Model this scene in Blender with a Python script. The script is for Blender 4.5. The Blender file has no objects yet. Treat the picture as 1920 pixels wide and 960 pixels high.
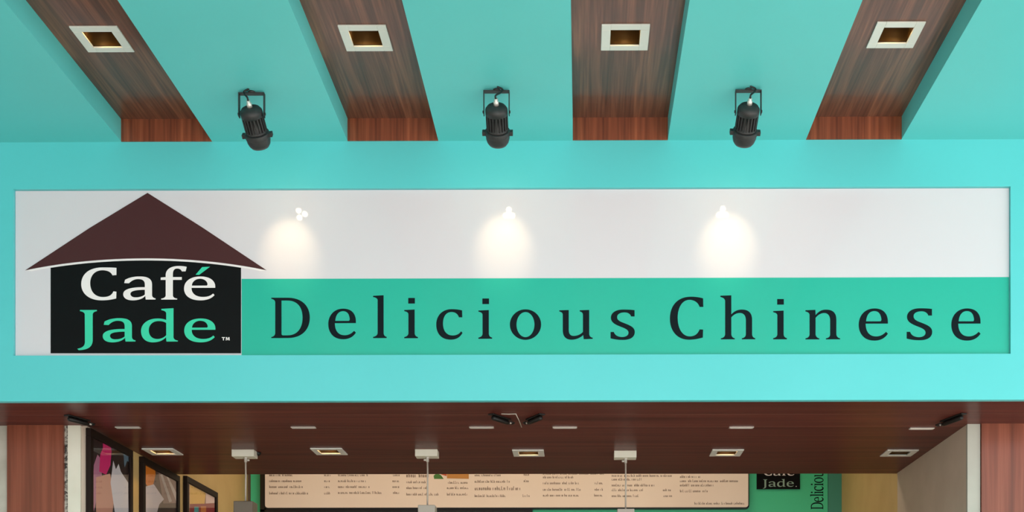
import bpy, bmesh, math, random
from mathutils import Vector, Matrix, Quaternion
from mathutils.geometry import tessellate_polygon

# ------------------------------------------------------------------ camera, world, sun, exposure
SC = bpy.context.scene
COL = SC.collection
FPX, CX, CY = 2300.0, 1074.0, 1300.0          # focal length and principal point in 1920x960 pixels
YAW = math.radians(0.4)
CAM = Vector((0.0, -5.014, 1.5))
RT = Vector((math.cos(YAW), math.sin(YAW), 0)); FW = Vector((-math.sin(YAW), math.cos(YAW), 0)); UP = Vector((0, 0, 1))
cd = bpy.data.cameras.new('camera'); co = bpy.data.objects.new('camera', cd); COL.objects.link(co)
co.location = CAM; co.rotation_euler = (math.pi / 2, 0, YAW)
cd.sensor_width = 36; cd.lens = FPX * 36 / 1920
cd.shift_x = (960 - CX) / 1920; cd.shift_y = (CY - 480) / 1920
SC.camera = co

w = bpy.data.worlds.new('sky'); SC.world = w; w.use_nodes = True
bg = w.node_tree.nodes['Background']; bg.inputs[0].default_value = (0.93, 0.97, 1.0, 1); bg.inputs[1].default_value = 1.7
sd = bpy.data.lights.new('sun', 'SUN'); so = bpy.data.objects.new('sun', sd); COL.objects.link(so)
sd.energy = 6.2; sd.angle = math.radians(1.5); sd.color = (1.0, 0.96, 0.90)
so.rotation_euler = (math.radians(24), math.radians(-27), 0)
SC.view_settings.view_transform = 'Standard'; SC.view_settings.look = 'None'
SC.view_settings.gamma = 1; SC.view_settings.use_curve_mapping = False
SC.view_settings.exposure = 0.56

def ray(px, py):
    return RT * ((px - CX) / FPX) + UP * ((CY - py) / FPX) + FW
def P(px, py, axis='y', val=0.0):
    d = ray(px, py); i = 'xyz'.index(axis)
    return CAM + d * ((val - CAM[i]) / d[i])

# ------------------------------------------------------------------ materials
def lin(c):
    return tuple(((v / 255) / 12.92 if v / 255 <= 0.04045 else ((v / 255 + 0.055) / 1.055) ** 2.4) for v in c) + (1,)
def mat(name, rgb, rough=0.5, metal=0.0, coat=0.0, coat_rough=0.05, emit=None, estr=0.0, spec=0.5):
    m = bpy.data.materials.new(name); m.use_nodes = True
    b = m.node_tree.nodes['Principled BSDF']
    b.inputs['Base Color'].default_value = lin(rgb); b.inputs['Roughness'].default_value = rough
    b.inputs['Metallic'].default_value = metal; b.inputs['Coat Weight'].default_value = coat
    b.inputs['Coat Roughness'].default_value = coat_rough; b.inputs['Specular IOR Level'].default_value = spec
    if emit: b.inputs['Emission Color'].default_value = lin(emit); b.inputs['Emission Strength'].default_value = estr
    return m
def mottled(name, c1, c2, scale=3.0, detail=3.0, rough=0.5, bump=0.0, bscale=200, lo=0.35, hi=0.65, **kw):
    m = mat(name, c1, rough, **kw); nt = m.node_tree; b = nt.nodes['Principled BSDF']
    tc = nt.nodes.new('ShaderNodeTexCoord'); nz = nt.nodes.new('ShaderNodeTexNoise'); rp = nt.nodes.new('ShaderNodeValToRGB')
    nz.inputs['Scale'].default_value = scale; nz.inputs['Detail'].default_value = detail
    rp.color_ramp.elements[0].color = lin(c1); rp.color_ramp.elements[0].position = lo
    rp.color_ramp.elements[1].color = lin(c2); rp.color_ramp.elements[1].position = hi
    L = nt.links.new
    L(tc.outputs['Object'], nz.inputs['Vector']); L(nz.outputs['Fac'], rp.inputs['Fac']); L(rp.outputs['Color'], b.inputs['Base Color'])
    if bump:
        n2 = nt.nodes.new('ShaderNodeTexNoise'); n2.inputs['Scale'].default_value = bscale
        bp = nt.nodes.new('ShaderNodeBump'); bp.inputs['Strength'].default_value = bump; bp.inputs['Distance'].default_value = 0.002
        L(tc.outputs['Object'], n2.inputs['Vector']); L(n2.outputs['Fac'], bp.inputs['Height']); L(bp.outputs['Normal'], b.inputs['Normal'])
    return m
def wood(name, axis, dark, mid, light, rough=0.35, coat=0.3, coat_rough=0.14, across=26.0, along=0.9, spec=0.35):
    m = mat(name, mid, rough, coat=coat, coat_rough=coat_rough, spec=spec); nt = m.node_tree; b = nt.nodes['Principled BSDF']; L = nt.links.new
    tc = nt.nodes.new('ShaderNodeTexCoord'); mp = nt.nodes.new('ShaderNodeMapping')
    s = [across] * 3; s['xyz'.index(axis)] = along
    mp.inputs['Scale'].default_value = s
    L(tc.outputs['Object'], mp.inputs['Vector'])
    n1 = nt.nodes.new('ShaderNodeTexNoise'); n1.inputs['Scale'].default_value = 1.0; n1.inputs['Detail'].default_value = 6; n1.inputs['Distortion'].default_value = 1.2
    L(mp.outputs['Vector'], n1.inputs['Vector'])
    mp2 = nt.nodes.new('ShaderNodeMapping'); s2 = [across * 5] * 3; s2['xyz'.index(axis)] = along * 3
    mp2.inputs['Scale'].default_value = s2; L(tc.outputs['Object'], mp2.inputs['Vector'])
    n2 = nt.nodes.new('ShaderNodeTexNoise'); n2.inputs['Scale'].default_value = 1.0; n2.inputs['Detail'].default_value = 3
    L(mp2.outputs['Vector'], n2.inputs['Vector'])
    mx = nt.nodes.new('ShaderNodeMath'); mx.operation = 'MULTIPLY_ADD'; mx.inputs[1].default_value = 0.35
    L(n2.outputs['Fac'], mx.inputs[0])
    m3 = nt.nodes.new('ShaderNodeMath'); m3.operation = 'MULTIPLY'; m3.inputs[1].default_value = 0.65
    L(n1.outputs['Fac'], m3.inputs[0]); L(m3.outputs[0], mx.inputs[2])
    rp = nt.nodes.new('ShaderNodeValToRGB'); e = rp.color_ramp.elements
    e[0].position = 0.30; e[0].color = lin(dark); e[1].position = 0.70; e[1].color = lin(light)
    k = e.new(0.5); k.color = lin(mid)
    L(mx.outputs[0], rp.inputs['Fac']); L(rp.outputs['Color'], b.inputs['Base Color'])
    return m

M = {}
M['teal'] = mottled('teal_paint', (90, 202, 206), (94, 205, 210), scale=1.3, rough=0.42, bump=0.05, bscale=90)
M['teal_ceiling'] = mottled('teal_ceiling_paint', (97, 202, 202), (101, 206, 207), scale=1.1, rough=0.5, bump=0.05, bscale=90)
M['wood_y'] = wood('walnut_laminate_lengthways', 'y', (62, 36, 28), (106, 63, 48), (150, 94, 70))
M['wood_z'] = wood('walnut_laminate_upright', 'z', (78, 38, 26), (126, 66, 44), (164, 92, 62), across=22)
M['wood_x'] = wood('walnut_laminate_crossways', 'x', (72, 36, 32), (96, 48, 42), (118, 62, 52), across=18, along=0.5, coat=0.0, rough=0.3, spec=0.05)
M['joint'] = mat('pale_joint_strip', (150, 118, 100), 0.4)
M['pier'] = wood('red_walnut_upright', 'z', (102, 52, 36), (130, 68, 48), (154, 86, 64), across=16, along=0.7, coat=0.15)
M['white_vinyl'] = mat('glossy_white_vinyl', (224, 214, 222), 0.4, coat=0.7, coat_rough=0.04)
M['green_vinyl'] = mat('jade_green_vinyl', (18, 178, 156), 0.4, coat=0.3, coat_rough=0.08)
M['black_vinyl'] = mat('black_vinyl', (14, 14, 16), 0.45, spec=0.12)
M['letter_dark'] = mat('dark_letter_vinyl', (10, 22, 28), 0.45, spec=0.12)
M['roof_brown'] = mat('dark_brown_vinyl', (76, 42, 44), 0.45, spec=0.15)
M['letter_white'] = mat('white_letter_vinyl', (246, 236, 238), 0.4)
M['letter_green'] = mat('jade_letter_vinyl', (52, 208, 168), 0.4)
M['white_frame'] = mat('white_painted_metal', (228, 226, 220), 0.35)
M['gold'] = mat('gold_reflector', (78, 52, 22), 0.4, metal=0.0, spec=0.3)
M['black_metal'] = mat('black_baffle', (12, 11, 10), 0.5)
M['lamp_black'] = mottled('black_powder_coat', (40, 38, 39), (47, 45, 46), scale=60, rough=0.5)
M['silver'] = mat('brushed_silver', (222, 214, 208), 0.35, metal=0.5)
M['cable_black'] = mat('black_cable', (18, 18, 19), 0.5)
M['cable_clear'] = mat('pale_cable', (196, 186, 174), 0.4)
M['dark_glass'] = mat('dark_lens_glass', (60, 56, 50), 0.1)
M['lens'] = mat('lit_lens', (255, 244, 214), 0.3, emit=(255, 238, 190), estr=30)
M['bulb'] = mat('warm_bulb', (255, 220, 150), 0.3, emit=(255, 205, 120), estr=300)
M['bulb_off'] = mat('unlit_bulb', (190, 185, 175), 0.3)
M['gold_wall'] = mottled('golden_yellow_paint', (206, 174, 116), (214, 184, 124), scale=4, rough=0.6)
M['brown_wall'] = mottled('brown_plaster', (120, 96, 80), (130, 104, 88), scale=5, rough=0.6)
M['jamb_grey'] = mottled('pale_grey_paint', (180, 178, 168), (188, 186, 176), scale=6, rough=0.55)
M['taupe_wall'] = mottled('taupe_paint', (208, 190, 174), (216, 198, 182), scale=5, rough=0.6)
M['jamb'] = mottled('off_white_paint', (226, 220, 204), (234, 229, 214), scale=6, rough=0.55)
M['stone'] = mottled('speckled_grey_stone', (52, 48, 44), (190, 184, 172), scale=70, detail=4, rough=0.5, lo=0.42, hi=0.6)
M['pale_wall'] = mottled('pale_grey_plaster', (176, 170, 158), (196, 190, 178), scale=9, rough=0.7)
M['paving'] = mottled('pale_paving', (196, 190, 180), (206, 200, 190), scale=2, rough=0.6)
M['inner_floor'] = mottled('warm_floor_tile', (150, 128, 104), (160, 138, 114), scale=3, rough=0.35)
M['plaster'] = mottled('ceiling_plaster', (226, 220, 208), (232, 226, 214), scale=3, rough=0.7)
M['panel_green'] = mat('printed_green_panel', (78, 214, 160), 0.4, coat=0.15, coat_rough=0.1)
M['panel_teal'] = mat('blue_green_panel', (70, 150, 130), 0.4)
M['menu_face'] = mottled('backlit_tan_menu', (214, 192, 172), (220, 200, 180), scale=2, rough=0.4)
mf = M['menu_face'].node_tree.nodes['Principled BSDF']
mf.inputs['Emission Color'].default_value = lin((214, 190, 168)); mf.inputs['Emission Strength'].default_value = 0.14
M['menu_ink'] = mat('menu_ink', (110, 84, 66), 0.6)
M['menu_rim'] = mat('black_menu_rim', (22, 18, 17), 0.35)
M['picture_frame'] = mat('dark_brown_frame', (32, 21, 17), 0.5, spec=0.15)
M['diffuser'] = mat('warm_ceiling_diffuser', (255, 236, 200), 0.5, emit=(255, 236, 206), estr=3.4)
M['grey_cap'] = mat('grey_pendant_cap', (176, 168, 156), 0.4)
M['brown_cap'] = mat('brown_pendant_cap', (104, 92, 78), 0.4)
g = bpy.data.materials.new('picture_glass'); g.use_nodes = True; nt = g.node_tree
for n in list(nt.nodes): nt.nodes.remove(n)
out = nt.nodes.new('ShaderNodeOutputMaterial'); mixs = nt.nodes.new('ShaderNodeMixShader'); fr = nt.nodes.new('ShaderNodeFresnel')
tr = nt.nodes.new('ShaderNodeBsdfTransparent'); gl = nt.nodes.new('ShaderNodeBsdfGlossy'); gl.inputs['Roughness'].default_value = 0.01
fr.inputs['IOR'].default_value = 1.55
ge = nt.nodes.new('ShaderNodeNewGeometry'); sb = nt.nodes.new('ShaderNodeMath'); sb.operation = 'SUBTRACT'; sb.use_clamp = True   # reflect off the outer face only
nt.links.new(fr.outputs[0], sb.inputs[0]); nt.links.new(ge.outputs['Backfacing'], sb.inputs[1]); nt.links.new(sb.outputs[0], mixs.inputs[0]); nt.links.new(tr.outputs[0], mixs.inputs[1]); nt.links.new(gl.outputs[0], mixs.inputs[2])
nt.links.new(mixs.outputs[0], out.inputs[0]); M['glass'] = g

# ------------------------------------------------------------------ helpers
class MB:
    def __init__(s): s.v, s.f, s.sm = [], [], []
    def add(s, vs, fs, smooth=False):
        o = len(s.v); s.v += [tuple(v) for v in vs]; s.f += [tuple(i + o for i in f) for f in fs]; s.sm += [smooth] * len(fs); return s
    def box(s, a, b, mtx=None):
        x0, y0, z0 = a; x1, y1, z1 = b
        x0, x1 = sorted((x0, x1)); y0, y1 = sorted((y0, y1)); z0, z1 = sorted((z0, z1))
        vs = [Vector(p) for p in ((x0,y0,z0),(x1,y0,z0),(x1,y1,z0),(x0,y1,z0),(x0,y0,z1),(x1,y0,z1),(x1,y1,z1),(x0,y1,z1))]
        if mtx: vs = [mtx @ v for v in vs]
        return s.add(vs, [(0,3,2,1),(4,5,6,7),(0,1,5,4),(1,2,6,5),(2,3,7,6),(3,0,4,7)])
    def grid(s, xs, ys, z0, z1, holes=(), plane='xy'):
        """slab with rectangular holes; plane xy -> thickness in z, plane xz -> thickness in y"""
        X = sorted(set(list(xs) + [h[i] for h in holes for i in (0, 1)])); Y = sorted(set(list(ys) + [h[i] for h in holes for i in (2, 3)]))
        for i in range(len(X) - 1):
            for j in range(len(Y) - 1):
                cx, cy = (X[i] + X[i+1]) / 2, (Y[j] + Y[j+1]) / 2
                if any(h[0] < cx < h[1] and h[2] < cy < h[3] for h in holes): continue
                if plane == 'xy': s.box((X[i], Y[j], z0), (X[i+1], Y[j+1], z1))
                else: s.box((X[i], z0, Y[j]), (X[i+1], z1, Y[j+1]))
        return s
    def lathe(s, prof, n=24, mtx=None, smooth=True, cap=True):
        vs = []
        for r, z in prof:
            for k in range(n):
                a = 2 * math.pi * k / n; v = Vector((r * math.cos(a), r * math.sin(a), z)); vs.append(mtx @ v if mtx else v)
        fs = []
        for i in range(len(prof) - 1):
            for k in range(n):
                k2 = (k + 1) % n; fs.append((i*n+k, i*n+k2, (i+1)*n+k2, (i+1)*n+k))
        if cap: fs.append(tuple(range(n - 1, -1, -1))); fs.append(tuple((len(prof)-1)*n + k for k in range(n)))
        return s.add(vs, fs, smooth)
    def tube(s, pts, r, n=10):
        pts = [Vector(p) for p in pts]; vs = []; up = Vector((0.13, 0.37, 0.92)).normalized()
        for i, p in enumerate(pts):
            t = (pts[min(i+1, len(pts)-1)] - pts[max(i-1, 0)]).normalized()
            a = t.cross(up)
            if a.length < 1e-3: a = t.cross(Vector((1, 0, 0)))
            a.normalize(); b = t.cross(a)
            for k in range(n):
                q = 2 * math.pi * k / n; vs.append(p + (a * math.cos(q) + b * math.sin(q)) * r)
        fs = [(i*n+k, i*n+(k+1) % n, (i+1)*n+(k+1) % n, (i+1)*n+k) for i in range(len(pts)-1) for k in range(n)]
        fs += [tuple(range(n-1, -1, -1)), tuple((len(pts)-1)*n + k for k in range(n))]
        return s.add(vs, fs, True)
    def prism(s, loops, y0, y1):
        """loops in (x,z), first the outline then holes; front at y0 (towards the camera), back at y1"""
        L3 = [[Vector((x, z, 0)) for x, z in l] for l in loops]
        tris = tessellate_polygon(L3); pts = [p for l in loops for p in l]; n = len(pts)
        vs = [(x, y0, z) for x, z in pts] + [(x, y1, z) for x, z in pts]; fs = []
        for a, b, c in tris:
            fs.append((a, b, c)); fs.append((a + n, c + n, b + n))
        o = 0
        for l in loops:
            m = len(l)
            for k in range(m):
                k2 = (k + 1) % m; fs.append((o+k, o+k2, o+k2+n, o+k+n))
            o += m
        return s.add(vs, fs)
    def build(s, name, m, parent=None, loc=None, bevel=0.0, rot=None):
        me = bpy.data.meshes.new(name); me.from_pydata(s.v, [], s.f); me.validate()
        bm = bmesh.new(); bm.from_mesh(me); bmesh.ops.recalc_face_normals(bm, faces=bm.faces); bm.to_mesh(me); bm.free()
        for p, q in zip(me.polygons, s.sm): p.use_smooth = q
        o = bpy.data.objects.new(name, me); COL.objects.link(o); me.materials.append(m)
        if parent: o.parent = parent
        if loc is not None: o.location = loc
        if rot is not None: o.rotation_mode = 'QUATERNION'; o.rotation_quaternion = rot
        if bevel:
            b = o.modifiers.new('bevel', 'BEVEL'); b.width = bevel; b.segments = 2; b.limit_method = 'ANGLE'
        return o
def tag(o, label, cat=None, group=None, kind=None):
    o['label'] = label
    if cat: o['category'] = cat
    if group: o['group'] = group
    if kind: o['kind'] = kind
    return o
def thing(name, label, cat, loc, group=None):
    o = bpy.data.objects.new(name, None); o.empty_display_size = 0.05; COL.objects.link(o); o.location = loc
    return tag(o, label, cat, group)
def struct(name, mb, m, label, cat, bevel=0.0):
    return tag(mb.build(name, m, bevel=bevel), label, cat, kind='structure')
def copy_tree(o, parent=None):
    c = o.copy(); COL.objects.link(c)
    if parent: c.parent = parent
    for ch in list(o.children): copy_tree(ch, c)
    return c

# ------------------------------------------------------------------ main levels, read off the facade plane y = 0
K = -CAM.y / FPX
ZC = P(960, 264).z            # canopy ceiling
ZT = P(960, 222).z            # top of the coffers
ZS = P(960, 751).z            # soffit over the opening
YF = CAM.y + 1.25              # front edge of the canopy
Y_PIER = P(1840, 795, 'z', ZS).y
Y_SOF = P(1200, 886, 'z', ZS).y
Y_BACK = 3.11
X_L = P(161, 900, 'y', Y_PIER).x
X_R = P(1814, 900, 'y', Y_PIER).x
XW0, XW1 = -4.0, 6.5
T = 0.03

# floor, facade, ceiling
struct('floor', MB().box((XW0 - .3, -16, -0.1), (16, 0.2, 0)), M['paving'], 'pale paving in front of the cafe', 'floor')
struct('floor', MB().box((X_L, 0.2, -0.1), (X_R, Y_BACK, 0)), M['inner_floor'], 'warm tiled floor inside the cafe', 'floor')
struct('wall_light_blocker', MB().box((XW0 - .3, -11, 0), (XW0, T, 6.5)), M['pale_wall'], 'pale plaster wall added out of view to shade the left side', 'wall')  # unseen wall added to hold back light from the left of the facade
SX0, SX1 = P(25, 500).x, P(1895, 500).x
SZ0, SZ1 = P(960, 665).z, P(960, 352).z
struct('wall_front', MB().grid((XW0, XW1), (ZS, ZC), 0, T, holes=[(SX0, SX1, SZ0, SZ1)], plane='xz').box((XW0, T, SZ0 - 0.1), (XW1, T + 0.05, ZC)),
       M['teal'], 'teal painted fascia wall with a shallow recess for the sign', 'wall')
coff = [(P(a, 264).x, P(b, 264).x) for a, b in ((228, 398), (652, 822), (1074, 1252), (1511, 1690))]
mb = MB(); x = XW0
for a, b in coff:
    mb.box((x, YF, ZC), (a, T + 0.05, ZC + 0.22)); x = b
mb.box((x, YF, ZC), (XW1, T + 0.05, ZC + 0.22))
mb.box((XW0, YF, ZC + 0.22), (XW1, T + 0.05, ZC + 0.36))
struct('ceiling', mb, M['teal_ceiling'], 'teal canopy ceiling cut by four wood lined channels', 'ceiling')

# downlights -----------------------------------------------------------------
def downlight(name, label, loc, s=0.165, lit=True, group=None):
    t = thing(name, label, 'downlight', loc, group); h = s / 2; i = h * 0.62
    f = MB()
    f.grid((-h, h), (-h, h), -0.006, 0.0, holes=[(-i, i, -i, i)])
    f.build('frame', M['white_frame'], t, bevel=0.0015)
    b = MB(); q = i + 0.008; d = 0.085
    b.grid((-q, q), (-q, q), 0.0, d, holes=[(-i - .004, i + .004, -i - .004, i + .004)])
    b.box((-q, -q, d), (q, q, d + 0.004)); b.build('housing', M['black_metal'], t)
    r = MB(); n = 7; j = i * 0.86                         # square reflector well, slightly drawn in towards the top
    vs = []
    for k in range(n):
        u = k / (n - 1); e = j + (i - j) * math.cos(u * math.pi / 2); z = 0.002 + 0.074 * u
        vs += [(-e, -e, z), (e, -e, z), (e, e, z), (-e, e, z)]
    r.add(vs, [(k*4+m, k*4+(m+1) % 4, k*4+4+(m+1) % 4, k*4+4+m) for k in range(n-1) for m in range(4)], True); r.build('reflector', M['gold'], t)
    tb = Matrix.Translation((0, -.012, 0))
    MB().lathe([(.021, .049), (.021, d), (.018, d), (.018, .049)], 20, tb, cap=False).build('hidden_shroud', M['black_metal'], t)  # unseen shroud added so the bulb lights only the lower part of the well
    MB().lathe([(0.001, .066), (0.010, .067), (0.012, .072), (0.012, d)], 16, tb).build('bulb', M['bulb' if lit else 'bulb_off'], t)
    return t
def hole(c, s=0.165):
    q = s / 2 * 0.62 + 0.009
    return (c.x - q, c.x + q, c.y - q, c.y + q)

pos_words = ['wood lined channel that runs over the roof of the sign logo', 'second wood lined channel from the logo end of the sign',
             'third wood lined channel from the logo end of the sign', 'wood lined channel over the word Chinese']
for n, ((a, b), px) in enumerate(zip(coff, ((192, 72), (686, 70), (1172, 68.5), (1679, 64)))):
    c = P(*px, 'z', ZT)
    r = bpy.data.objects.new('trim_%d' % (n + 1), None); COL.objects.link(r); r.location = ((a + b) / 2, 0, ZT)
    tag(r, pos_words[n], 'ceiling trim', kind='structure')
    o = Vector(r.location)
    hb = hole(c - o)
    mb = MB().grid((a - o.x, b - o.x), (YF, -0.006), 0.0, 0.016, holes=[hb]); mb.build('top_board', M['wood_y'], r)
    MB().box((a - o.x, -0.0060, ZC - ZT), (b - o.x, 0, 0.016)).build('end_board', M['wood_z'], r)
    downlight('downlight', 'square white framed downlight in the ' + pos_words[n].replace('wood lined ', '').replace(' that runs', '').replace(' of the sign', ''), c, 0.17, group='downlights in the ceiling channels')

# sign -----------------------------------------------------------------------
def path(d, steps=8):
    """tiny outline language: M/L/Q/C with absolute coordinates -> list of closed loops"""
    tk = d.replace(',', ' ').split(); loops = []; cur = []; i = 0; cmd = ''
    def num(k): return [float(v) for v in tk[i:i + k]]
    while i < len(tk):
        if tk[i] in 'MLQCZ':
            cmd = tk[i]; i += 1
            if cmd == 'Z': loops.append(cur); cur = []; continue
        if cmd in 'ML': cur.append(tuple(num(2))); i += 2
        elif cmd == 'Q':
            a, b, c, e = num(4); x0, y0 = cur[-1]; i += 4
            for k in range(1, steps + 1):
                t = k / steps; cur.append(((1-t)**2*x0 + 2*t*(1-t)*a + t*t*c, (1-t)**2*y0 + 2*t*(1-t)*b + t*t*e))
        elif cmd == 'C':
            a, b, c, e, g, h = num(6); x0, y0 = cur[-1]; i += 6
            for k in range(1, steps + 5):
                t = k / (steps + 4); u = 1 - t
                cur.append((u**3*x0 + 3*u*u*t*a + 3*u*t*t*c + t**3*g, u**3*y0 + 3*u*u*t*b + 3*u*t*t*e + t**3*h))
    return loops
def oval(cx, cy, rx, ry):
    return f'M {cx+rx} {cy} C {cx+rx} {cy+.552*ry} {cx+.552*rx} {cy+ry} {cx} {cy+ry} C {cx-.552*rx} {cy+ry} {cx-rx} {cy+.552*ry} {cx-rx} {cy} ' \
           f'C {cx-rx} {cy-.552*ry} {cx-.552*rx} {cy-ry} {cx} {cy-ry} C {cx+.552*rx} {cy-ry} {cx+rx} {cy-.552*ry} {cx+rx} {cy} Z '
# each glyph: a list of separate shapes, each an outline plus its holes; baseline y = 0
G = {
 'D': ['M 0 0 L 0 10 Q 36 16 40 48 L 40 358 Q 38 388 0 394 L 0 405 L 165 405 C 310 405 388 320 388 205 C 388 85 310 0 165 0 Z '
       'M 103 377 L 165 377 C 260 377 315 310 315 205 C 315 95 260 27 165 27 L 120 27 Q 103 28 103 45 Z'],
 'e': ['M 278 150 L 66 150 C 66 75 100 28 165 28 C 205 28 235 45 260 72 L 278 54 C 250 10 205 -12 150 -12 C 50 -12 0 55 0 140 C 0 230 60 295 150 295 C 235 295 278 245 278 165 Z '
       'M 70 172 C 75 235 105 270 148 270 C 195 270 210 235 216 195 Q 217 172 203 172 Z'],
 'l': ['M 0 0 L 0 12 Q 42 18 46 50 L 46 380 Q 44 405 0 412 L 0 424 L 106 430 L 106 50 Q 108 18 137 12 L 137 0 Z'],
 'i': ['M 0 0 L 0 12 Q 38 18 42 48 L 42 240 Q 40 265 0 272 L 0 283 L 105 288 L 105 48 Q 108 18 138 12 L 138 0 Z', 'M 40 348 L 107 348 L 107 404 L 40 404 Z'],
 'c': ['M 260 282 L 262 212 L 228 212 Q 210 264 155 266 C 95 266 68 215 68 150 C 68 75 105 30 165 30 C 205 30 232 45 250 72 L 264 56 C 240 10 200 -12 145 -12 C 50 -12 0 50 0 140 C 0 235 65 294 155 294 C 200 294 235 288 260 282 Z'],
 'o': [oval(157, 142, 157, 153) + oval(157, 142, 90, 126)],
 'u': ['M 0 287 L 95 290 L 95 90 C 95 45 115 30 145 30 C 180 30 215 45 237 70 L 237 245 Q 235 268 205 275 L 205 287 L 300 290 L 300 45 Q 305 15 335 12 L 335 0 L 245 -3 L 240 38 C 210 10 165 -8 125 -8 C 65 -8 35 25 35 85 L 35 245 Q 33 268 0 275 Z'],
 's': ['M 243 290 L 243 227 L 208 227 Q 195 266 145 268 C 100 268 68 252 68 220 C 68 188 100 175 140 160 C 195 138 245 120 245 72 C 245 15 195 -8 125 -8 C 75 -8 40 -2 2 8 L 2 72 L 35 72 Q 50 24 115 21 C 160 20 182 40 182 65 C 182 92 150 106 115 120 C 65 140 5 160 5 215 C 5 265 55 296 125 296 C 170 296 205 295 243 290 Z'],
 'C': ['M 333 408 L 335 322 L 298 322 Q 275 388 200 394 C 120 396 78 310 78 215 C 78 105 125 27 200 27 C 255 27 285 60 297 97 L 333 95 L 330 15 C 290 5 250 -6 190 -6 C 75 -6 0 80 0 205 C 0 340 80 425 210 425 C 255 425 300 418 333 408 Z'],
 'h': ['M 5 0 L 5 10 Q 42 16 48 48 L 48 385 Q 45 415 0 425 L 0 437 L 110 441 L 110 250 C 140 285 180 298 215 298 C 285 298 318 262 318 195 L 318 48 Q 322 16 350 10 L 350 0 L 215 0 L 215 10 Q 252 16 256 48 L 256 190 C 256 235 235 264 195 264 C 160 264 130 245 110 220 L 110 48 Q 115 16 145 10 L 145 0 Z'],
 'n': ['M 0 0 L 0 10 Q 38 16 42 48 L 42 245 Q 40 272 0 280 L 0 292 L 100 296 L 102 243 C 135 285 170 298 205 298 C 280 298 310 262 310 195 L 310 48 Q 315 16 348 10 L 348 0 L 205 0 L 205 10 Q 245 16 248 48 L 248 190 C 248 235 225 264 190 264 C 155 264 125 245 102 215 L 102 48 Q 108 16 140 10 L 140 0 Z'],
 # wide bold set of the logo
 'wC': ['M 355 318 L 355 246 L 315 243 Q 295 292 215 295 C 130 295 90 235 90 165 C 90 80 140 25 220 25 C 285 25 310 48 325 82 L 355 78 L 352 10 C 310 0 265 -8 205 -8 C 80 -8 0 60 0 155 C 0 260 85 323 215 323 C 265 323 315 322 355 318 Z'],
 'wa': ['M 325 0 L 325 12 Q 292 16 290 45 L 290 150 C 290 208 250 232 165 232 C 100 232 50 218 18 198 L 10 166 L 58 164 C 85 192 115 206 150 206 C 200 206 218 185 218 150 L 218 124 C 120 126 0 116 0 55 C 0 10 45 -8 95 -8 C 155 -8 200 10 222 38 L 226 0 Z '
        'M 218 98 L 218 50 C 195 30 160 22 125 22 C 90 22 72 38 72 58 C 72 88 130 98 218 98 Z'],
 'wf': ['M 5 0 L 5 10 Q 45 14 50 40 L 50 198 L 0 198 L 0 222 L 50 226 L 50 245 C 50 310 110 337 180 337 C 215 337 240 335 262 328 L 250 283 L 213 283 Q 200 312 165 312 C 135 312 122 290 122 255 L 122 226 L 212 226 L 212 198 L 122 198 L 122 40 Q 127 14 165 10 L 165 0 Z'],
 'we': ['M 314 118 L 75 118 C 75 60 120 26 190 26 C 240 26 270 38 292 60 L 307 45 C 275 8 225 -8 165 -8 C 60 -8 0 40 0 110 C 0 185 65 232 165 232 C 260 232 314 190 314 130 Z '
        'M 78 140 C 82 185 120 209 160 209 C 205 209 232 185 237 155 Q 236 140 225 140 Z'],
 'accent': ['M 117 250 L 182 326 L 262 330 L 152 248 Z'],
 'wJ': ['M 28 318 L 198 318 L 198 306 Q 160 300 156 275 L 156 15 C 156 -50 110 -85 15 -86 L 0 -72 C 60 -62 78 -40 78 0 L 76 275 Q 70 300 28 306 Z'],
 'wd': ['M 370 0 L 370 10 Q 330 14 327 45 L 327 335 L 205 328 L 205 316 Q 250 308 254 285 L 254 217 C 225 228 195 232 165 232 C 70 232 0 180 0 105 C 0 35 45 -8 120 -8 C 180 -8 225 12 252 45 L 256 0 Z '
        'M 254 185 L 254 65 C 235 40 200 26 165 26 C 105 26 78 65 78 115 C 78 170 120 206 175 206 C 210 206 235 200 254 185 Z'],
 'T': ['M 15 0 L 15 28 L 2 28 L 2 36 L 38 36 L 38 28 L 25 28 L 25 0 Z'],
 'Mm': ['M 0 0 L 3 36 L 14 36 L 22 14 L 30 36 L 41 36 L 44 0 L 35 0 L 33 24 L 25 2 L 19 2 L 11 24 L 9 0 Z'],
 'dot': [oval(20, 20, 20, 20)],
}
def glyph(mb, g, ox, oz, sx, sz, y0, y1, rot=False):
    for shp in G[g]:
        loops = [[((ox - q[1] * sz, oz + q[0] * sx) if rot else (ox + q[0] * sx, oz + q[1] * sz)) for q in l] for l in path(shp)]
        mb.prism(loops, y0, y1)
    return mb
YP = 0.016                                           # front face of the sign panel
sign = thing('shop_sign', 'long white and jade green cafe sign with a house shaped logo on teal wall', 'sign', ((SX0 + SX1) / 2, T, SZ0))
so_ = Vector(sign.location)
def S(px, py):                                       # photo pixel -> (x, z) in the sign's own frame
    p = P(px, py, 'y', YP) - so_; return (p.x, p.z)
yl = lambda d: YP - d - T
MB().box((SX0 - so_.x + .001, yl(0), .001), (SX1 - so_.x - .001, -0.0005, SZ1 - SZ0 - .001)).build('panel', M['white_vinyl'], sign)
x0, z1 = S(453, 523)
band = MB().box((x0, yl(.0006), .0015), (SX1 - so_.x - .0015, yl(0), z1)).build('green_band', M['green_vinyl'], sign)
U = K / 5.3333
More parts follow.
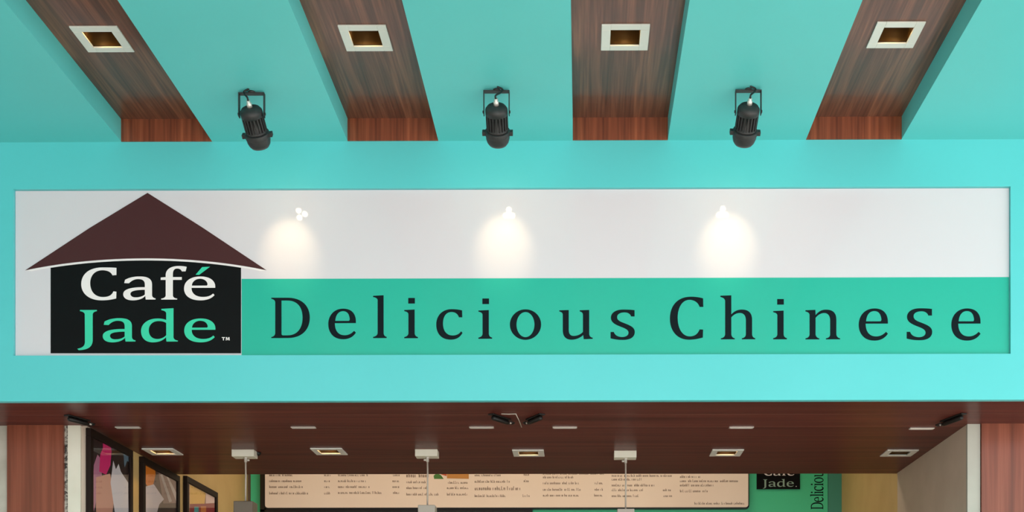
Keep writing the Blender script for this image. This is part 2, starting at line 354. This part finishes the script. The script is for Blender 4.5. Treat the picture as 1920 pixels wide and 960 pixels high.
words = [('D', 508.75, 634, 1), ('e', 615.6, 634, 1), ('l', 699.6, 634, 1), ('i', 758, 634.3, 1), ('c', 818, 634.8, 1), ('i', 897, 635.3, 1), ('o', 956, 635.3, 1),
         ('u', 1048.7, 635.6, 1), ('s', 1144.4, 636, 1), ('C', 1256, 636, 1), ('h', 1350.6, 636.4, 1), ('i', 1449.6, 636.4, 1), ('n', 1510, 636.5, 1),
         ('e', 1610, 636.5, 1.05), ('s', 1699.5, 636.5, 1.05), ('e', 1783.6, 636.5, 1.05)]
for gname, px, py, sc in words:
    ox, oz = S(px, py)
    glyph(MB(), gname, 0, 0, U * sc, U * sc, 0, .0006).build('letter', M['letter_dark'], band, loc=(ox, yl(.0012), oz))
arc = lambda px, lift: 507 - 22.5 * (1 - ((px - 274) / 226.0) ** 2) ** 0.95 + lift if abs(px - 274) < 226 else 507 + lift
top = [S(px, arc(px, 4)) for px in [95 + (452 - 95) * k / 24 for k in range(25)]]
blk = MB().prism([[S(95, 662.5)] + top + [S(452, 662.5)]], yl(.0006), yl(0)).build('logo_panel', M['black_vinyl'], sign)
xs = [48 + (500 - 48) * k / 40 for k in range(41)]
MB().prism([[S(px, arc(px, 0.5)) for px in xs] + [S(px, arc(px, 4)) for px in xs[1:-1][::-1]]], yl(.0014), yl(.0006)).build('roof_outline', M['letter_white'], sign)
MB().prism([[S(px, arc(px, 0)) for px in xs] + [S(380, 427), S(277, 362), S(168, 428)]], yl(.0022), yl(.0014)).build('roof', M['roof_brown'], sign)
for gname, cxp, base, sc, m in (('wC', 120, 410, 1, 'letter_white'), ('wa', 540, 410, 1, 'letter_white'), ('wf', 915, 410, 1, 'letter_white'), ('we', 1148, 410, 1, 'letter_white'),
                                ('accent', 1148, 410, 1, 'letter_green'), ('wJ', 80, 830, 1, 'letter_green'), ('wa', 335, 830, 1.015, 'letter_green'),
                                ('wd', 718, 830, 1, 'letter_green'), ('we', 1150, 830, 1, 'letter_green'), ('T', 1524, 818, .9, 'letter_white'), ('Mm', 1565, 818, .9, 'letter_white')):
    ox, oz = S(130 + cxp / 5.334, 485 + base / 5.334)
    glyph(MB(), gname, 0, 0, U * sc, U * sc, 0, .0006).build('letter', M[m], blk, loc=(ox, yl(.0012), oz))

# spotlights hung from the canopy ---------------------------------------------
def spotlight(label, mount, aim):
    t = thing('spotlight', label, 'spotlight', mount, 'black spotlights on the canopy ceiling')
    piv = Vector((0, 0, -0.084)); d = (aim - (mount + piv)).normalized(); q = d.to_track_quat('-Z', 'Y')
    # keep the pivot axis level: build a frame from the beam direction and the world x axis
    zz = -d; xx = Vector((1, 0, 0)) - zz * zz.x; xx.normalize(); yy = zz.cross(xx)
    R = Matrix((xx, yy, zz)).transposed(); q = R.to_quaternion()
    MB().lathe([(0.013, -0.006), (0.013, 0.0)], 16).build('ceiling_plate', M['lamp_black'], t)
    yk = MB().box((-.049, -.010, -.0105), (.049, .010, -.0062))
    for s in (-1, 1): yk.box((s * .0455, -.010, -.0105), (s * .049, .010, piv.z - .012))
    yk.build('yoke', M['lamp_black'], t, bevel=0.001)
    h = MB().lathe([(0.001, .026), (.022, .026), (.034, .021), (.041, .012), (.042, .008), (.042, -.008), (.034, -.010), (.034, -.060), (.041, -.062), (.041, -.07)], 28)
    for k in range(20):
        m4 = Matrix.Rotation(2 * math.pi * k / 20, 4, 'Z'); h.box((.034, -.0022, -.062), (.0415, .0022, -.008), m4)
    hs = h.build('housing', M['lamp_black'], t, loc=piv, rot=q)
    for s in (-1, 1):
        MB().lathe([(.005, 0), (.005, .003)], 12, Matrix.Translation((s * .049 + (0 if s > 0 else -.003), 0, piv.z)) @ Matrix.Rotation(math.pi / 2, 4, 'Y')).build('pivot_knob', M['lamp_black'], t)
    bz = MB().lathe([(.041, -.0695), (.047, -.071), (.047, -.088), (.044, -.090)], 28)
    for s in (-1, 1): bz.box((s * .043, -.011, -.072), (s * .058, .011, -.087))
    bz.build('bezel', M['lamp_black'], hs, bevel=0.0012)
    MB().lathe([(.0455, -.0885), (.045, -.100), (.041, -.114), (.034, -.124), (.032, -.123), (.038, -.112), (.0405, -.100), (.0405, -.0885)], 28, cap=False).build('hood', M['lamp_black'], hs)
    MB().lathe([(.0008, -.112), (.028, -.111), (.036, -.107), (.036, -.102)], 28).build('lens', M['dark_glass'], hs)
    for k in range(3):
        a = math.pi / 2 + k * 2 * math.pi / 3 + (0.5 if mount.x < -1 else 0)
        MB().lathe([(.0008, -.1155), (.009, -.1148), (.012, -.112)], 16, Matrix.Translation((.017 * math.cos(a), .017 * math.sin(a), 0))).build('led', M['lens'], hs)
    MB().lathe([(.010, .0255), (.010, .040), (.007, .042), (.007, .050)], 12).build('cable_gland', M['silver'], hs)
    e = piv + R @ Vector((0, 0, .049)); e2 = piv + R @ Vector((0, 0, .062))
    sx = 1 if label.find('house') < 0 else -1
    pts = [e, e2, e2.lerp(Vector((sx * .024, -.018, -.016)), .7), Vector((sx * .024, -.020, -.010)), Vector((sx * .010, -.022, -.003)), Vector((sx * .004, -.024, .0)), ]
    sm = []
    for k in range(len(pts) - 1):
        p0, p1, p2, p3 = pts[max(k-1, 0)], pts[k], pts[k+1], pts[min(k+2, len(pts)-1)]
        for j in range(6):
            u = j / 6; sm.append(0.5 * ((2*p1) + (-p0+p2)*u + (2*p0-5*p1+4*p2-p3)*u*u + (-p0+3*p1-3*p2+p3)*u**3))
    MB().tube(sm + [pts[-1]], .0034).build('power_cable', M['cable_black'], t)
    L = bpy.data.lights.new('spot_bulb', 'SPOT'); L.energy = SPOT_W; L.spot_size = math.radians(39); L.spot_blend = 1.0; L.color = (1.0, 0.80, 0.46); L.shadow_soft_size = 0.012
    lo = bpy.data.objects.new('spot_bulb', L); COL.objects.link(lo); lo.parent = hs; lo.location = (0, 0, -.122)
SPOT_W = 3.0
for lab, mp_, am in (('black spotlight nearest the house roof of the logo, turned aside', (472, 172), (542, 472)),
                     ('black spotlight hung between the second and third wood lined channels', (931, 168), (944, 464)),
                     ('black spotlight hung between the third channel and the channel over Chinese', (1403, 167), (1364, 462))):
    spotlight(lab, P(*mp_, 'z', ZC), P(*am, 'y', YP))

# soffit over the opening -----------------------------------------------------
y1 = P(1200, 777, 'z', ZS).y; y2 = P(1200, 800.5, 'z', ZS).y
low = [P(*p, 'z', ZS) for p in ((305, 846), (617, 845.5), (991, 848.5), (1362, 848), (1686, 848.5))]
sof = bpy.data.objects.new('ceiling', None); COL.objects.link(sof); sof.location = (0, T, ZS)
tag(sof, 'glossy brown wooden soffit over the shop opening', 'soffit', kind='structure')
for a, b in ((T, y1), (y1, y2), (y2, Y_SOF)):
    hs_ = [(h[0], h[1], h[2] - T, h[3] - T) for h in map(lambda c: hole(c, 0.155), low)] if b == Y_SOF else []
    MB().grid((XW0, XW1), (a - T + .0017, b - T - .0017), 0, 0.02, holes=hs_).build('soffit_board', M['wood_x'], sof, bevel=0)
for yy_ in (y1, y2): MB().box((XW0, yy_ - T - .0016, .0004), (XW1, yy_ - T + .0016, .018)).build('joint_strip', M['joint'], sof)
MB().box((XW0, 0, .02), (XW1, y2 + 0.05 - T, .025)).build('batten', M['black_metal'], sof)
struct('wall_bulkhead', MB().box((X_L, Y_SOF, ZS), (X_R, Y_SOF + .04, ZS + .8)), M['wood_x'], 'brown wooden back edge of the soffit above the counter', 'wall')
near = ['beside the framed pictures', 'over the first letters of the menu board', 'between the two pendants nearest the menu logo', 'beside the pendant nearest the menu logo', 'beside the taupe wall, unlit']
for n, c in enumerate(low):
    downlight('downlight', 'square white framed downlight in the brown soffit ' + near[n], c, 0.155, lit=n < 4, group='downlights in the soffit')

# short silver strip fittings
proto = None
strip_at = ['by the framed pictures', 'between the first two pendant canopies', 'beside the wired black bracket', 'beside the black bracket facing the wired one', 'over the end of the menu board', 'beside the bracket on the taupe wall']
for n, px in enumerate((240, 569, 903, 1059, 1390, 1728)):
    c = P(px, 801 if n < 5 else 803, 'z', ZS)
    if proto is None:
        proto = thing('strip_fitting', 'short silver strip fitting in the brown soffit ' + strip_at[0], 'light fitting', c, 'silver strip fittings across the soffit')
        MB().grid((-.055, .055), (-.014, .014), -.004, 0, holes=[(-.050, .050, -.010, .010)]).build('frame', M['silver'], proto, bevel=.001)
        for k in (-1, 0, 1): MB().box((-.050, k * .0065 - .002, -.003), (.050, k * .0065 + .002, 0)).build('blade', M['silver'], proto)
    else:
        cp = copy_tree(proto); cp.location = c; cp['label'] = 'short silver strip fitting in the brown soffit ' + strip_at[n]

# black brackets
def bracket(label, pa, pb):
    A, Bq = P(*pa, 'z', ZS), P(*pb, 'z', ZS); c = (A + Bq) / 2; L = (Bq - A).length
    t = thing('black_bracket', label, 'bracket', c, 'black brackets under the soffit'); t.rotation_euler = (0, 0, math.atan2(Bq.y - A.y, Bq.x - A.x))
    MB().box((-L * .5, -.014, -.006), (L * .30, .014, 0)).build('base_plate', M['black_metal'], t, bevel=.002)
    MB().lathe([(.006, -L * .42), (.010, -L * .40), (.010, L * .22), (.007, L * .30)], 16, Matrix.Translation((0, 0, -.016)) @ Matrix.Rotation(math.pi / 2, 4, 'Y')).build('barrel', M['black_metal'], t)
    MB().tube([(L * .28, -.012, -.012), (L * .44, -.014, -.013), (L * .50, 0, -.014), (L * .44, .014, -.013), (L * .28, .012, -.012)], .003, 8).build('loop', M['black_metal'], t)
    MB().lathe([(.004, 0), (.005, .012), (.003, .016)], 12, Matrix.Translation((L * .32, 0, -.013)) @ Matrix.Rotation(math.pi / 2, 4, 'Y')).build('pin', M['silver'], t)
bracket('black bracket at the top of the white jamb beside the pictures', (124, 777), (176, 791))
bracket('black bracket at mid soffit with a pale wire running from it', (920, 775), (962, 789))
bracket('black bracket at mid soffit facing the wired bracket', (1017, 775), (984, 789))
bracket('black bracket at the top of the taupe wall', (1808, 774), (1757, 793))
pw = [P(*p, 'z', ZS - .004) for p in ((940, 776), (955, 776.5), (967, 776), (973, 788), (978, 801))]
wo = thing('loose_wire', 'thin pale wire hanging loose across the middle of the soffit', 'wire', (pw[0].x, pw[0].y, ZS))
MB().tube([p - wo.location for p in pw], .0022, 8).build('strand', M['cable_clear'], wo)

# piers and jambs ------------------------------------------------------------
def pier(name, x0, x1, m, label, cat='pier', y0=Y_PIER, y1=None, z1=ZS):
    return struct(name, MB().box((x0, y0, 0), (x1, y1 or y0 + .25, z1)), m, label, cat)
xp = lambda px, y=Y_PIER: P(px, 900, 'y', y).x
pier('wall_pier_left', xp(15), xp(120), M['pier'], 'red brown wooden pier beside the framed pictures', y0=Y_PIER - .01)
pier('wall_outer_left', XW0, xp(15) , M['pale_wall'], 'pale grey plaster wall outside the wooden pier', 'wall', y0=Y_PIER + .005)
pier('trim_5', xp(120), xp(127), M['stone'], 'narrow strip of speckled stone beside the wooden pier', 'trim', y0=Y_PIER + .006)
pier('door_jamb_left', xp(127), xp(151), M['jamb'], 'off white jamb beside the framed pictures', 'jamb')
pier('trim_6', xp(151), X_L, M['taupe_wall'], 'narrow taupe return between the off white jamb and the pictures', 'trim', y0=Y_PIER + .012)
pier('door_jamb_right', X_R, xp(1838), M['jamb_grey'], 'pale grey jamb at the edge of the taupe wall', 'jamb', y1=Y_PIER + .02)
pier('wall_pier_right', xp(1839), XW1, M['pier'], 'red brown wooden pier beside the taupe wall', y0=Y_PIER - .01)
ZI = ZS + .8
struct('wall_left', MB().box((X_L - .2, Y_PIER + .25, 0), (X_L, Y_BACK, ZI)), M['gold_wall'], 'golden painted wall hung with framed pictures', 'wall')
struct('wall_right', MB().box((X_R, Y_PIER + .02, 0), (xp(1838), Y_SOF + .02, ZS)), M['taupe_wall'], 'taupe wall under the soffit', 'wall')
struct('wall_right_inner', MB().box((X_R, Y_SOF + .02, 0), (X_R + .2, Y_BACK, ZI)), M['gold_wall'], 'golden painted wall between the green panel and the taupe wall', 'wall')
struct('wall_back', MB().box((X_L - .2, Y_BACK, 0), (X_R + .2, Y_BACK + .15, ZI)), M['brown_wall'], 'brown back wall behind the green menu panels', 'wall')
struct('ceiling_inner', MB().box((X_L - .2, Y_SOF + .04, ZI), (X_R + .2, Y_BACK + .15, ZI + .1)), M['plaster'], 'plain ceiling over the counter', 'ceiling')
t = thing('ceiling_light', 'long warm panel light in the ceiling over the counter', 'light', (-.4, 2.35, ZI))
MB().grid((-1.5, 1.5), (-.2, .2), -.03, 0, holes=[(-1.47, 1.47, -.17, .17)]).build('frame', M['white_frame'], t)
MB().box((-1.47, -.17, -.02), (1.47, .17, -.005)).build('diffuser', M['diffuser'], t)

# pictures on the left wall -----------------------------------------------------
def picture(label, pxa, pxb, ztop, blobs, bgc):
    pd = .024; xf = X_L + pd
    ya, yb = P(pxa, 900, 'x', xf).y, P(pxb, 900, 'x', xf).y
    wd, ht = yb - ya, 0.86
    t = thing('framed_picture', label, 'picture', (X_L, ya, ztop - ht), 'framed pictures on the golden wall')
    bd = .034; fc = X_L + .0125
    f = MB()
    for (a0, a1, b0, b1) in ((0, wd, 0, bd), (0, wd, ht - bd, ht), (0, bd, bd, ht - bd), (wd - bd, wd, bd, ht - bd)): f.box((.001, a0, b0), (pd, a1, b1))
    f.build('frame', M['picture_frame'], t, bevel=.002)
    MB().box((.001, bd, bd), (.012, wd - bd, ht - bd)).build('print', mat('print_ground', bgc, .5), t)
    lay = .012
    for i, (c, pts) in enumerate(blobs):
        l = []
        for q in pts:
            p = P(q[0], q[1], 'x', fc) - t.location
            l.append((min(max(p.y, bd + .001), wd - bd - .001), min(max(p.z, bd + .001), ht - bd - .001)))
        m = MB(); m.prism([l], 0, .0004)
        m.v = [(lay + .0004 - q[1], q[0], q[2]) for q in m.v]     # turn the patch onto the wall plane
        m.build('picture_shape', mat('picture_colour', c, .5), t); lay += .0004
    MB().box((.016, bd, bd), (.018, wd - bd, ht - bd)).build('glass_pane', M['glass'], t)
picture('dark framed picture with magenta and white shapes on black, next to the white jamb', 170, 250, ZS - .012,
        [((186, 120, 150), [(176, 872), (183, 852), (190, 862), (191, 892), (176, 960), (174, 930)]), ((226, 30, 120), [(193, 824), (200, 820), (208, 828), (209, 846), (207, 872), (199, 890), (186, 884), (188, 852), (193, 840)]),
         ((210, 150, 130), [(180, 895), (206, 888), (214, 930), (210, 968), (180, 968)]), ((226, 222, 228), [(212, 864), (217, 880), (222, 870), (226, 884), (240, 905), (243, 968), (216, 968), (207, 905)]),  # lower beige patch paints in a reflection on the picture glass
         ((96, 130, 150), [(231, 850), (238, 846), (246, 852), (245, 868), (238, 864), (233, 876)])], (24, 16, 24))
picture('dark framed picture with an orange round shape on grey brown', 269, 338, ZS - .012,
        [((250, 140, 20), [(273, 862), (284, 861), (291, 871), (292, 890), (287, 910), (279, 916), (273, 906)]), ((150, 120, 112), [(297, 884), (318, 880), (336, 894), (334, 945), (306, 944)]),
         ((214, 202, 198), [(312, 876), (316, 876), (333, 925), (331, 940)]), ((200, 188, 184), [(300, 890), (304, 888), (322, 940), (317, 942)]),
         ((236, 226, 230), [(273, 912), (288, 908), (307, 936), (298, 946), (292, 968), (273, 968)])], (70, 46, 42))
picture('dark framed picture with yellow and pale pink shapes, nearest the menu board', 351, 409, ZS + .012,
        [((244, 196, 90), [(356, 898), (372, 908), (386, 918), (383, 946), (356, 946)]), ((240, 210, 206), [(370, 908), (404, 922), (404, 944), (386, 944), (386, 924)]),
         ((150, 30, 46), [(356, 945), (404, 945), (404, 972), (356, 972)]), ((60, 160, 170), [(364, 950), (372, 950), (372, 970), (364, 970)]), ((206, 120, 50), [(376, 949), (386, 949), (386, 970), (376, 970)])], (170, 124, 96))

# green back panels and the menu ------------------------------------------------
YG = Y_BACK - .02
B = lambda px, py=900, y=YG: P(px, py, 'y', y)
gx0, gx1, gx2 = B(470).x, B(1552).x, B(1580).x
ztop = ZI - .02
gp = tag(MB().box((gx0, YG, 2.60), (gx1, Y_BACK - .002, ztop)).build('green_panel', M['panel_green']), 'plain jade green back panel behind the menu board', 'panel')
tag(MB().box((gx1 + .002, YG - .004, 2.60), (gx2, Y_BACK - .002, ztop)).build('corner_panel', M['panel_teal']), 'narrow blue green strip panel in the corner by the golden wall', 'panel')
tk = MB()
for k in range(26): tk.box((gx1 - .012, YG - .0006, 1.9 + k * .02), (gx1 - .006, YG, 1.908 + k * .02))
tk.build('dotted_line', M['letter_dark'], gp)
gl_ = MB(); u = -CAM.y / FPX * (YG - CAM.y) / -CAM.y
base = B(1543.5, 955); xx = 0
for ch, adv in (('D', 400), ('e', 310), ('l', 150), ('i', 150), ('c', 290), ('i', 150), ('o', 340), ('u', 350), ('s', 270)):
    glyph(MB(), ch, 0, 0, u * .034, u * .057, 0, .0006, rot=True).build('letter', M['letter_dark'], gp, loc=(base.x, YG - .0006, base.z + xx * u * .034)); xx += adv
# logo plate
la, lb = B(1419, 917, YG - .012), B(1500, 856, YG - .012)
lp = thing('logo_plate', 'small black logo plate with cafe name on the green panel', 'sign', ((la.x + lb.x) / 2, YG, la.z))
o = lp.location
pl = MB().box((la.x - o.x, -.012, 0), (lb.x - o.x, 0, lb.z - la.z)).build('plate', M['black_vinyl'], lp)
sc_ = u * .0425
def put(g, px, py, m):
    p = B(px, py, YG - .012); glyph(MB(), g, 0, 0, sc_, sc_, 0, .0006).build('letter', M[m], pl, loc=(p.x - o.x, -.0126, p.z - o.z))
for g_, dx in (('wC', 1432), ('wa', 1450), ('wf', 1466), ('we', 1476)): put(g_, dx, 891.5, 'letter_white')
p = B(1476, 891.5, YG - .012); glyph(MB(), 'accent', 0, 0, sc_, sc_, 0, .0006).build('letter', M['letter_green'], pl, loc=(p.x - o.x, -.0126, p.z - o.z))
M['pale_jade'] = mat('pale_jade_letter', (150, 176, 160), .5)
for g_, dx in (('wJ', 1430), ('wa', 1441), ('wd', 1457), ('we', 1475)): put(g_, dx, 912.5, 'pale_jade')
put('dot', 1492, 912.8, 'letter_white')

# menu lightbox
YM = YG - .06
ma, mb_ = B(497, 949, YM), B(1403, 951, YM)
menu = thing('menu_board', 'long backlit tan menu board with rows of dark print on green panel', 'menu board', ((ma.x + mb_.x) / 2, YG - .001, mb_.z))
o = menu.location; hgt = .62
def rrect(x0, x1, z0, z1, r, n=6):
    l = [(x1, z1), (x0, z1)]
    l += [(x0 + r - r * math.cos(k / n * math.pi / 2), z0 + r - r * math.sin(k / n * math.pi / 2)) for k in range(n + 1)]
    l += [(x1 - r + r * math.sin(k / n * math.pi / 2), z0 + r - r * math.cos(k / n * math.pi / 2)) for k in range(n + 1)]
    return l
fx0, fx1 = ma.x - o.x, mb_.x - o.x; dk = u
MB().prism([rrect(fx0 - .006, fx1 + .007, -.009, hgt, .02)], YM - YG + .006, 0).build('casing', M['menu_rim'], menu)
face = MB().prism([rrect(fx0, fx1, 0, hgt - .01, .018)], YM - YG, YM - YG + .006).build('face', M['menu_face'], menu)
xr = B(998, 950, YM).x - o.x
MB().box((fx0 - 10 * dk, YM - YG + .01, -7 * dk), (fx0 - .0062, 0, hgt)).box((fx0 - 10 * dk, YM - YG + .01, -8 * dk), (xr, 0, -.0095)).build('rim', M['menu_rim'], menu)
random.seed(4)
ink = MB()
def line(px0, px1, py, h=6.0):
    x = px0
    while x < px1 - 1:
        wl = random.randint(3, 8)
        for k in range(wl):
            if x > px1: break
            hh = h * random.choice((.55, .6, .62, .95)); wch = h * random.uniform(.28, .42)
            p = B(x, py, YM)
            st = h * .13 * dk
            def bx(a0, a1, b0, b1): ink.box((p.x - o.x + a0 * dk, YM - YG - .0006, p.z - o.z + b0 * dk), (p.x - o.x + a1 * dk, YM - YG, p.z - o.z + b1 * dk))
            bx(0, h * .14, 0, hh)
            r = random.random()
            if r < .6: bx(wch - h * .14, wch, 0, h * .58)
            if r < .35: bx(h * .14, wch - h * .14, h * .46, h * .58)
            elif r < .8: bx(h * .14, wch, 0, h * .12)
            x += wch + h * .16
        x += h * .35
rows = [(505, 552, 893), (505, 568, 904), (505, 568, 915), (505, 578, 927), (608, 619, 893), (608, 618, 904), (608, 616, 915), (608, 618, 927),
        (634, 690, 893), (634, 686, 904), (634, 692, 915), (634, 718, 926), (737, 748, 893), (736, 748, 904), (736, 748, 915), (737, 748, 926),
        (762, 798, 906), (762, 800, 917), (762, 822, 929), (840, 876, 907), (838, 878, 917), (838, 878, 929),
        (890, 940, 893), (890, 954, 905), (890, 948, 932), (982, 992, 892), (982, 990, 904), (980, 992, 932),
        (1018, 1130, 890), (1018, 1076, 897), (1018, 1086, 908), (1018, 1088, 920), (1018, 1084, 931), (1115, 1130, 908), (1115, 1130, 920), (1114, 1130, 931),
        (1147, 1258, 894), (1147, 1204, 901), (1147, 1230, 912), (1147, 1206, 921), (1147, 1198, 932), (1243, 1258, 921), (1244, 1258, 932),
        (1275, 1312, 896), (1275, 1386, 904), (1275, 1338, 912), (1275, 1326, 923)]
for r in rows: line(*r, h=5.2)
line(762, 804, 895, 8); line(890, 978, 919, 7.5); line(1302, 1396, 946, 5)
ink.build('printed_text', M['menu_ink'], face); ink_o = face.children[0]; ink_o['kind'] = 'stuff'
def patch(c, pts):
    m = MB().prism([[((B(a, b, YM) - o).x, (B(a, b, YM) - o).z) for a, b in pts]], YM - YG - .0006, YM - YG)
    m.build('food_picture', mat('food_print', c, .5), face)
patch((196, 132, 62), [(838, 884), (879, 884), (879, 898), (838, 897)])
patch((190, 78, 40), [(820, 884), (837.5, 884), (837.5, 893), (828, 890)])
patch((70, 120, 50), [(813, 892), (819, 887), (827, 891), (832, 898), (814, 898)])

# pendants ---------------------------------------------------------------------
for label, px, py, cpx, pyb, capm, wpx in (('pendant lamp with brown cap and pale cable, nearest the framed pictures', 455, 842.5, 460.5, 942, 'brown_cap', 36),
                            ('pendant lamp with grey cap over the middle of the menu board', 799, 842, 801.5, 949, 'grey_cap', 32),
                            ('pendant lamp with grey cap, nearest the small black logo plate', 1172.5, 844.5, 1173, 956, 'grey_cap', 32)):
    c = P(px, py, 'z', ZS)
    t = thing('pendant_lamp', label, 'pendant lamp', c + Vector((0, .036, 0)), 'pendant lamps under the soffit')
    MB().box((-.055, -.036, -.034), (.055, .036, 0)).build('canopy', M['jamb'], t, bevel=.002)
    yc = t.location.y
    q = P(cpx, 900, 'y', yc) - t.location; zb = (P(cpx, pyb, 'y', yc) - t.location).z; kk = (yc - CAM.y) / FPX
    MB().lathe([(.0075, -.056), (.0075, -.036), (.011, -.034)], 14, Matrix.Translation((q.x, 0, 0))).build('cord_grip', M['silver'], t)
    MB().lathe([(.004, 0), (.005, .010), (.003, .013)], 10, Matrix.Translation((q.x, 0, -.047)) @ Matrix.Rotation(math.pi / 2 * (1 if px < 600 else -1), 4, 'Y') @ Matrix.Translation((0, 0, .006))).build('grip_screw', M['silver'], t)
    MB().tube([(q.x, 0, -.05), (q.x + .001, 0, zb * .5), (q.x, 0, zb)], .0042, 10).build('cable', M['cable_clear'], t)
    hw = wpx * kk / 2
    cap = MB().box((q.x - hw, -hw, zb - .07), (q.x + hw, hw, zb)).build('cap', M[capm], t, bevel=.003)
    sh = MB(); n = 4
    z0, z1, r0, r1 = zb - .07, zb - .27, hw * 1.1, hw * 2.6
    vs = []
    for r_, z_ in ((r0, z0), (r1, z1), (r1 - .004, z1), (r0 - .004, z0 - .004)): vs += [(q.x - r_, -r_, z_), (q.x + r_, -r_, z_), (q.x + r_, r_, z_), (q.x - r_, r_, z_)]
    sh.add(vs, [(k*4+m, k*4+(m+1) % 4, k*4+4+(m+1) % 4, k*4+4+m) for k in range(3) for m in range(4)]).build('shade', M[capm], t)
c = P(482, 848, 'z', ZS)
t = thing('ceiling_sensor', 'small round black sensor on the soffit beside a pendant canopy', 'sensor', c)
MB().lathe([(.020, 0), (.020, -.006), (.016, -.014), (.009, -.019), (.001, -.021)], 18).build('dome', M['black_metal'], t)
MB().lathe([(.0035, -.0005), (.0035, .004), (.001, .006)], 10, Matrix.Translation((-.001, -.017, -.010)) @ Matrix.Rotation(math.pi / 2, 4, 'X')).build('silver_stud', M['silver'], t)  # small silver stud on the near side of the dome
